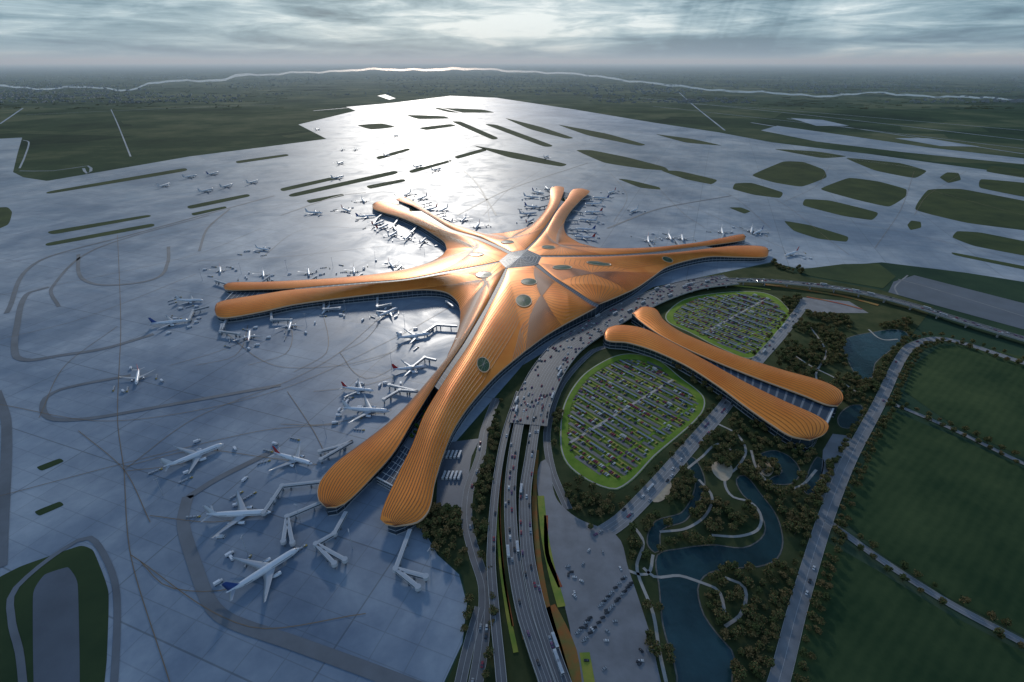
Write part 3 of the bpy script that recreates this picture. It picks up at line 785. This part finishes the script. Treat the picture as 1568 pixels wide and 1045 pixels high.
forest([(1010,546),(1060,575),(1085,600),(1130,620),(1110,610),(1080,600),(1045,575)],.03,mx=40)
forest([(840,640),(858,600),(880,570),(866,600),(858,640),(853,690),(842,680)],.03,mx=40)
forest([(1120,640),(1160,650),(1230,680),(1250,690),(1240,705),(1180,690)],.02,mx=40)
def row(c,o,step,name='tree_row',jit=1.5):
    e=empty(name); acc=0; P=offs(c,o)
    for i in range(1,len(P)):
        acc+=(P[i]-P[i-1]).length
        if acc>step:
            acc=random.uniform(-3,2)
            if P[i].y<150 or bad(P[i]) and abs(o)>12 or random.random()<.1: continue
            inst(random.choice(TRX),'tree',(P[i].x+random.uniform(-jit,jit),P[i].y+random.uniform(-jit,jit),.3),random.uniform(0,6.28),random.uniform(.55,.95),e)
for o in(-10.5,10.5,-15.5): row(rA,o,9)
for o in(-7,7): row(rB,o,10)
for o in(-6.5,6.5): row(rC,o,10)
row(rD,11,11); row(rE,-7,11)
tg=empty('terrace_garden')
for a,b in [(('A','N'),('F','N')),(('D','R'),('E','R')),(('B','FL'),('C','FL')),(('C','FR'),('D','FR'))]:
    A=inner[a]; B=inner[b]
    for i in range(44):
        j=random.randrange(15,23); p=A[j].lerp(B[j],random.uniform(.12,.88)); inst(TR[4],'shrub',(p.x,p.y,TZ-.5),random.uniform(0,6),random.uniform(.4,.75),tg)

# ---------------- airliners
def airliner(tail):
    mb=MB(); R=3.0
    st=[(31,.05,-.6),(30,.9,-.5),(28.4,1.7,-.25),(26,2.45,-.05),(23,2.9,0),(18,R,0),(-8,R,0),(-16,2.6,.35),(-22,1.9,.9),(-27,1.1,1.5),(-30.5,.45,1.9),(-31,.1,2.0)]
    K=16; zc=5.2; rows=[]
    for x,r,dz in st: rows.append([(x,r*math.cos(a*2*math.pi/K),zc+dz+r*math.sin(a*2*math.pi/K)) for a in range(K+1)])
    mb.grid(rows,'pwhite')
    mb.add([(28.6,-1.2,zc+1.15),(28.6,1.2,zc+1.15),(27.2,1.5,zc+1.95),(27.2,-1.5,zc+1.95)],[(0,1,2,3)],'pdark')
    for y in(-3.03,3.03): mb.add([(23,y,zc+.5),(-18,y*.9,zc+.5),(-18,y*.88,zc+.85),(23,y*.98,zc+.85)],[(0,1,2,3)],'pdark')
    def wing(secs,mn):
        rows=[]
        for s,x,c,z,t in secs:
            pr=[(x,0),(x-.25*c,t),(x-.6*c,t*.8),(x-c,0),(x-.6*c,-t*.4),(x-.25*c,-t*.5),(x,0)]
            rows.append([(a,s,z+b) for a,b in pr])
        mb.grid(rows,mn); e=rows[-1][:-1]; mb.add(e,[tuple(range(6))],mn)
    for sg in(1,-1):
        wing([(0,9.5,12.5,zc-1.4,.8),(sg*3,7.5,11,zc-1.3,.7),(sg*10,2.2,7.2,zc-.7,.45),(sg*22,-6.5,4.2,zc+.3,.25),(sg*30,-12.3,1.8,zc+1.1,.12),(sg*31.2,-14,.7,zc+2.6,.08)],'pgrey')
        wing([(0,-23,5.5,zc+1.4,.35),(sg*10.5,-29.8,2.2,zc+2.2,.12)],'pgrey')
        ey=sg*9.8; rr=[(8.8,1.35),(8.2,1.65),(6,1.7),(3.2,1.3),(2.2,.8),(1.4,.2)]
        er=[[(x,ey+r*math.cos(a*2*math.pi/12),zc-2.5+r*math.sin(a*2*math.pi/12)) for a in range(13)] for x,r in rr]
        mb.grid(er,'pwhite'); mb.add([(8.5,ey+1.35*math.cos(a*2*math.pi/12),zc-2.5+1.35*math.sin(a*2*math.pi/12)) for a in range(12)],[tuple(range(12))],'pdark')
        mb.box((4.4,ey,zc-1.0),5,.4,1.4,'pgrey')
        mb.box((-2,sg*4.6,1.0),.7,.5,4,'pgrey'); mb.box((-2,sg*4.6,.7),3,1.4,1.3,'tyre')
    mb.box((23,0,1.4),.4,.4,3,'pgrey'); mb.box((23,0,.5),1,.8,1,'tyre')
    rows=[]
    for s,x,c,t in [(2.2,-19,10.5,.45),(4,-21.5,8,.4),(12.8,-28.2,3.6,.18)]:
        z=zc+s; rows.append([(x,0,z),(x-.3*c,t,z),(x-c,0,z),(x-.3*c,-t,z),(x,0,z)])
    mb.grid(rows,tail); mb.add(rows[-1][:-1],[(0,1,2,3)],tail)
    return mb.mesh('airliner',True)
AL={'r':airliner('tred'),'b':airliner('tblue'),'w':airliner('pwhite')}
jets=[
((312,790),(420,784),'w',1.0),((352,908),(455,842),'b',1.05),((254,716),(340,681),'w',1.0),((413,692),(486,712),'r',.85),((214,556),(206,598),'r',.72),((220,498),(300,489),'b',.95),((260,460),(322,459),'w',.8),
((336,400),(338,426),'r',.7),((384,378),(420,383),'w',.7),((402,408),(404,430),'w',.7),((471,404),(474,429),'w',.74),((541,403),(543,424),'r',.74),((592,396),(606,414),'r',.74),
((379,532),(383,498),'r',.75),((440,512),(448,484),'w',.75),((506,466),(492,480),'w',.6),((576,486),(610,470),'w',.8),((603,519),(664,510),'w',.9),((523,626),(600,630),'w',1.0),((528,593),(568,597),'r',.75),((602,566),(652,560),'r',.8),
((552,302),(560,312),'w',.6),((520,318),(540,325),'r',.6),((470,325),(492,326),'w',.55),((548,332),(572,330),'b',.6),((575,352),(596,343),'r',.65),((590,366),(612,352),'w',.6),((615,372),(632,356),'w',.6),((570,345),(588,338),'r',.6),((640,376),(655,362),'b',.6),
((668,318),(650,322),'r',.6),((690,316),(668,326),'w',.6),((655,300),(638,306),'b',.6),((630,294),(618,300),'w',.55),((692,340),(680,335),'w',.6),((736,340),(726,352),'r',.6),((716,330),(704,342),'b',.6),
((797,300),(830,303),'w',.6),((800,315),(832,318),'b',.6),((795,328),(822,326),'w',.6),((805,342),(818,335),'r',.6),((832,284),(842,292),'w',.55),((812,292),(836,297),'b',.55),
((948,290),(925,298),'r',.65),((935,304),(905,302),'b',.6),((925,312),(892,312),'w',.6),((932,324),(885,325),'r',.6),((918,338),(882,335),'w',.6),((912,352),(880,350),'b',.6),((905,364),(885,362),'r',.6),((980,318),(962,326),'w',.6),
((992,360),(994,374),'r',.6),((1022,355),(1030,371),'w',.6),((1044,358),(1046,370),'b',.6),((1104,346),(1108,362),'w',.6),((1152,345),(1150,360),'w',.6),((1224,384),(1200,392),'r',.65),((1172,350),(1150,360),'b',.5),
((523,234),(525,224),'w',.6),((542,232),(546,226),'w',.6),((586,240),(598,236),'w',.6),((516,252),(526,248),'w',.6),((508,274),(526,270),'w',.6),((632,257),(648,253),'w',.6),((318,268),(334,264),'b',.6),((284,272),(298,269),'w',.6),((340,287),(354,283),'w',.6),((380,281),(394,277),'w',.6),((308,294),(324,290),'w',.6),((830,243),(842,238),'w',.6),((245,286),(258,282),'w',.6),((600,210),(612,206),'w',.6),((660,262),(676,258),'w',.6),((480,200),(492,197),'w',.5)]
random.seed(9)
for i,(t,n,tl,s) in enumerate(jets):
    a=g(t[0],t[1],5); b=g(n[0],n[1],5); d=b-a; c=(a+b)/2; ang=math.atan2(d.y,d.x); sz=max(.55,min(1.2,s))
    if i>20: sz=.9
    if i>57: sz=1.05
    inst(AL[tl],'airliner',(c.x,c.y,.15),ang,sz)
    if i<58:
        for k in range(7 if i<21 else 4):
            q=c+Vector((random.uniform(-42,42),random.uniform(-38,38),0))
            l=Vector((d.x,d.y,0)).normalized(); r=(q-c); al=r.dot(l); cr_=abs(r.dot(Vector((-l.y,l.x,0))))
            if cr_<5 and abs(al)<34*sz: continue
            if random.random()<.55: inst(TRUCK,'service_truck',(q.x,q.y,.15),ang+random.choice([0,1.57,.4]))
            else: inst(TUG,'baggage_tug',(q.x,q.y,.15),ang+random.choice([0,1.57,.8]))
def bridge(px,w=3.6,z=6.5,fork=None):
    mb=MB(); P=G(px,z)
    def tube(a,b):
        c=(a+b)/2; l=(b-a).length; an=math.atan2(b.y-a.y,b.x-a.x)
        mb.box((c.x,c.y,z),l,w,3,'white',an); mb.box((c.x,c.y,z),l*.96,w+.12,1.1,'glass2',an); mb.box((c.x,c.y,z+1.65),l,w*.55,.25,'pgrey',an)
        k=max(1,int(l/16))
        for i in range(k):
            p=a.lerp(b,(i+.6)/k); mb.box((p.x,p.y,z/2-.7),.9,w*.8,z-1.6,'steel',an)
    for i in range(len(P)-1): tube(P[i],P[i+1])
    if fork:
        tube(P[fork[0]],g(*fork[1],z)); P.append(g(*fork[1],z))
    for p in P[1:]:
        k=10; R=w*.75
        A=[(p.x+R*math.cos(i*2*math.pi/k),p.y+R*math.sin(i*2*math.pi/k),z-1.6) for i in range(k+1)]; B=[(q[0],q[1],z+1.9) for q in A]
        mb.grid([A,B],'white'); mb.add(B[:-1],[tuple(range(k))],'pgrey'); mb.box((p.x,p.y,z/2-.8),1.4,1.4,z-1.6,'steel')
    mb.obj('jet_bridge')
for b in [([(494,738),(432,745),(418,766),(404,786)],),([(497,768),(440,792),(434,830)],3.6,6.5,(1,(448,832))),([(530,785),(512,818),(484,834),(512,864)],3.6,6.5,(2,(528,858))),([(628,812),(606,872),(652,884)],3.8,6.5,(1,(640,900))),
 ([(540,676),(520,684),(490,692)],3.6,6.5,(0,(492,704))),([(640,600),(612,598),(588,612)],3.6,6.5,(0,(596,590))),([(668,552),(650,548),(632,562)],),([(700,500),(668,498),(650,510)],),([(694,470),(684,462)],),([(578,456),(578,470),(598,466)],),([(496,462),(496,474),(520,472)],),
 ([(415,476),(416,490),(446,490)],),([(348,488),(338,508),(366,512)],3.6,6.5,(1,(340,498))),([(320,470),(296,476),(290,490)],),([(350,436),(330,430)],),([(404,430),(412,424)],),([(474,430),(484,424)],),([(545,426),(554,420)],),([(606,415),(614,408)],),
 ([(590,325),(578,334),(572,344)],),([(612,333),(602,346),(606,352)],),([(640,346),(630,356)],),([(645,314),(660,310)],),([(664,330),(682,326)],),([(842,300),(828,303)],),([(838,315),(824,318)],),([(890,306),(906,304)],),([(876,323),(892,326)],),([(866,338),(884,338)],),([(868,352),(884,352)],),([(1000,380),(994,372)],),([(1040,376),(1034,368)],),([(1105,366),(1108,358)],)]:
    bridge(*b)

# ---------------- distant river and towns
mb=MB()
riv=[(-300,140,3),(0,131,2.2),(60,136,1.8),(130,134,1.8),(200,137,1.8),(235,127,2.2),(345,122,2.6),(362,114,3.6),(400,116,2),(450,112,1.8),(530,108,2.2),(600,107,2.2),(690,106,3),(760,107.5,2.2),(850,112,2),(930,119,2),(1000,128,2.2),(1060,135,2.2),(1150,141,2.2),(1260,147,2.2),(1330,143,1.8),(1420,147,2.2),(1568,153,2.2),(1900,170,3)]
top=cr([Vector((x,y-w*.5,0)) for x,y,w in riv],260); bot=cr([Vector((x,y+w*.5,0)) for x,y,w in riv],260)
wob=lambda i:.9*math.sin(i*.35)+.7*math.sin(i*.9)+.5*math.sin(i*1.7)
T=[g(p.x,p.y+wob(i)-.5*abs(math.sin(i*.23)),1.2) for i,p in enumerate(top)]; Bt=[g(p.x,p.y+wob(i)+.5*abs(math.sin(i*.31)),1.2) for i,p in enumerate(bot)]
mb.grid([T,Bt],'river'); mb.obj('river')
mb=MB(); random.seed(21)
M['town']=mat('distant_walls',(.26,.28,.29),.8); M['troof']=mat('distant_roofs',(.15,.17,.18),.9,spec=.1)
cl=[(random.uniform(-200,1800),random.choice([116,120,125,132,140,148,156])) for _ in range(120)]
for _ in range(4600):
    cx_,cy_=random.choice(cl); x=random.gauss(cx_,38); y=cy_+random.gauss(0,2.2)
    if y<105 or (y>158) or (380<x<900 and y>146): continue
    p=g(x,y); h=random.uniform(5,16); sx,sy=random.uniform(14,50),random.uniform(10,22); an=random.choice([.35,.35+1.57])
    mb.box((p.x,p.y,h/2),sx,sy,h,'town',an); mb.box((p.x,p.y,h+.7),sx+1.5,sy+1.5,1.4,'troof',an)
mb.obj('distant_town')
mb=MB()
for _ in range(1500):
    x=random.uniform(-100,1700); y=random.uniform(112,168)
    if 430<x<1568 and y>150+max(0,(x-800)*.06)-8: continue
    p=g(x,y); l=random.uniform(30,160); an=.35+random.choice([0,1.57]); mb_n=int(l/8)
    for k in range(mb_n):
        q=p+Vector((math.cos(an),math.sin(an),0))*k*8; r=random.uniform(3,5); hh=random.uniform(4,8)
        vs=[(q.x+r*random.uniform(.7,1.1)*math.cos(a),q.y+r*math.sin(a),hh*.45*random.uniform(.7,1.2)) for a in (0,1.26,2.5,3.8,5.0)]
        mb.add(vs+[(q.x,q.y,hh),(q.x,q.y,0)],[(i,(i+1)%5,5) for i in range(5)]+[((i+1)%5,i,6) for i in range(5)],'leafa')
mb.obj('distant_tree_belts')

# ---------------- haze (low-lying air volume beyond the airfield)
hz=MB(); hz.box((0,5000+90000,450),240000,180000,1000,'white'); 
hm=bpy.data.materials.new('haze'); hm.use_nodes=True; nt=hm.node_tree; nt.nodes.clear()
o_=nt.nodes.new('ShaderNodeOutputMaterial'); vs_=nt.nodes.new('ShaderNodeVolumeScatter'); vs_.inputs['Color'].default_value=(.62,.82,1,1); vs_.inputs['Density'].default_value=3.2e-5; vs_.inputs['Anisotropy'].default_value=.2
nt.links.new(vs_.outputs[0],o_.inputs['Volume'])
ho=hz.obj('haze'); ho.data.materials.clear(); ho.data.materials.append(hm)

# ---------------- light & sky
SAZ=math.radians(-9.5); SEL=math.radians(24)
sd=Vector((math.sin(SAZ)*math.cos(SEL),math.cos(SAZ)*math.cos(SEL),math.sin(SEL)))
# opaque unseen sheet, added above the view to keep sun off the foreground
M['shade_cloud']=mat('shade_cloud_white',(.8,.82,.85),1,spec=0)
ch=1500; off=ch/math.tan(SEL)
cx0,cy0=math.sin(SAZ)*off,math.cos(SAZ)*off
mb=MB(); rw=[]
for j in range(40):
    y=-1700+j/39*2100
    e=[]
    for i in range(70):
        x=-3500+i*100
        ed=160*mnoise.noise(Vector((x*.0016,2,0)))+80*mnoise.noise(Vector((x*.005,5,0)))
        yy=y+(ed if j>26 else 0)+ (x*-.10)
        zz_=ch+120*mnoise.noise(Vector((x*.002,y*.002,1)))+50*mnoise.noise(Vector((x*.007,y*.007,4)))
        e.append((cx0+x,cy0+yy,zz_))
    rw.append(e)
mb.grid(rw,'shade_cloud'); mb.grid([[(p[0],p[1],2*ch+180-p[2]) for p in r] for r in rw],'shade_cloud')
mb.obj('shade_cloud',True)
sl=bpy.data.lights.new('sun','SUN'); sl.energy=2.3; sl.angle=math.radians(8); sl.color=(1,.95,.88)
so=bpy.data.objects.new('sun',sl); so.rotation_euler=(-sd).to_track_quat('-Z','Y').to_euler(); so.location=(0,0,2000); scene.collection.objects.link(so)
w=bpy.data.worlds.new('World'); scene.world=w; w.use_nodes=True; nt=w.node_tree; N=nt.nodes; L=nt.links
bg=N['Background']; bg.inputs['Strength'].default_value=.1
sky=N.new('ShaderNodeTexSky'); sky.sky_type='NISHITA'; sky.sun_disc=False; sky.sun_elevation=SEL; sky.sun_rotation=SAZ
tc=N.new('ShaderNodeTexCoord'); sp=N.new('ShaderNodeSeparateXYZ'); L.new(tc.outputs['Generated'],sp.inputs[0])
def mth(op,a,b=None,c=None,clamp=False):
    n=N.new('ShaderNodeMath'); n.operation=op; n.use_clamp=clamp
    for i,x in enumerate((a,b,c)):
        if x is None: continue
        if isinstance(x,(int,float)): n.inputs[i].default_value=x
        else: L.new(x,n.inputs[i])
    return n.outputs[0]
X,Y,Z=sp.outputs
cv=N.new('ShaderNodeCombineXYZ'); L.new(mth('MULTIPLY',X,7.0),cv.inputs[0]); L.new(mth('MULTIPLY',Z,52.0),cv.inputs[1]); L.new(mth('MULTIPLY',Y,1.5),cv.inputs[2])
cv2=N.new('ShaderNodeCombineXYZ'); L.new(mth('MULTIPLY_ADD',Z,-6.0,mth('MULTIPLY',X,22.0)),cv2.inputs[0])
def wn(scale,det,ro,vec=cv.outputs[0],dist=0):
    n=N.new('ShaderNodeTexNoise'); n.inputs['Scale'].default_value=scale; n.inputs['Detail'].default_value=det; n.inputs['Roughness'].default_value=ro; n.inputs['Distortion'].default_value=dist; L.new(vec,n.inputs['Vector']); return n.outputs['Fac']
c1=wn(1.0,11,.64,dist=.35); c2=wn(.3,4,.5)
cf=mth('ADD',mth('MULTIPLY',mth('SUBTRACT',c1,.5),1.2),mth('MULTIPLY_ADD',mth('SUBTRACT',c2,.5),.8,.50))
dx=mth('ADD',X,.02); glow=mth('POWER',2.718,mth('MULTIPLY',mth('MULTIPLY',dx,dx),-7.0))
el=mth('SUBTRACT',Z,.048); band=mth('POWER',2.718,mth('MULTIPLY',mth('MULTIPLY',el,el),-2600.0))
fwd=mth('GREATER_THAN',Y,0.0)
cf2=mth('ADD',cf,mth('MULTIPLY',mth('MULTIPLY',mth('MULTIPLY_ADD',glow,.75,.25),band),mth('MULTIPLY',fwd,.15)))
# rain shafts on the right
rx=mth('SUBTRACT',X,.34); rg=mth('POWER',2.718,mth('MULTIPLY',mth('MULTIPLY',rx,rx),-40.0)); rs=wn(1.0,3,.6,cv2.outputs[0])
cf3=mth('SUBTRACT',cf2,mth('MULTIPLY',mth('MULTIPLY',rg,mth('SUBTRACT',rs,.30)),mth('MULTIPLY',fwd,.5)))
# darker towards the right-hand side
cf4=mth('SUBTRACT',cf3,mth('MULTIPLY',mth('MAXIMUM',mth('SUBTRACT',X,.1),0.0),mth('MULTIPLY',fwd,.12)))
r=N.new('ShaderNodeValToRGB'); e=r.color_ramp.elements
e[0].position=.28; e[0].color=(.12,.20,.27,1); e[1].position=.78; e[1].color=(.84,.91,.93,1)
k=e.new(.42); k.color=(.22,.34,.42,1); k=e.new(.55); k.color=(.38,.51,.585,1); k=e.new(.66); k.color=(.58,.69,.74,1)
L.new(cf4,r.inputs['Fac'])
r2=N.new('ShaderNodeValToRGB'); e=r2.color_ramp.elements
e[0].position=0.0; e[0].color=(.88,.97,1,1); e[1].position=.9; e[1].color=(.48,.60,.92,1)
k=e.new(.10); k.color=(1,1,1,1); k=e.new(.35); k.color=(.66,.76,.96,1)
L.new(Z,r2.inputs['Fac'])
mu=N.new('ShaderNodeMix'); mu.data_type='RGBA'; mu.blend_type='MULTIPLY'; mu.inputs[0].default_value=1; L.new(r.outputs[0],mu.inputs[6]); L.new(r2.outputs[0],mu.inputs[7])
sc=N.new('ShaderNodeMix'); sc.data_type='RGBA'; sc.blend_type='MULTIPLY'; sc.inputs[0].default_value=1; sc.inputs[7].default_value=(10,10,10,1); L.new(mu.outputs[2],sc.inputs[6])
mi=N.new('ShaderNodeMix'); mi.data_type='RGBA'; mi.inputs[0].default_value=.95; L.new(sky.outputs[0],mi.inputs[6]); L.new(sc.outputs[2],mi.inputs[7])
L.new(mi.outputs[2],bg.inputs['Color'])

# ---------------- camera
cam=bpy.data.cameras.new('camera'); cam.lens=18; cam.sensor_width=36; cam.clip_start=1; cam.clip_end=400000
co=bpy.data.objects.new('camera',cam); co.location=(0,0,H); co.rotation_euler=(math.pi/2-TH,0,0); scene.collection.objects.link(co); scene.camera=co
scene.view_settings.view_transform='Standard'; scene.view_settings.look='None'; scene.view_settings.exposure=0
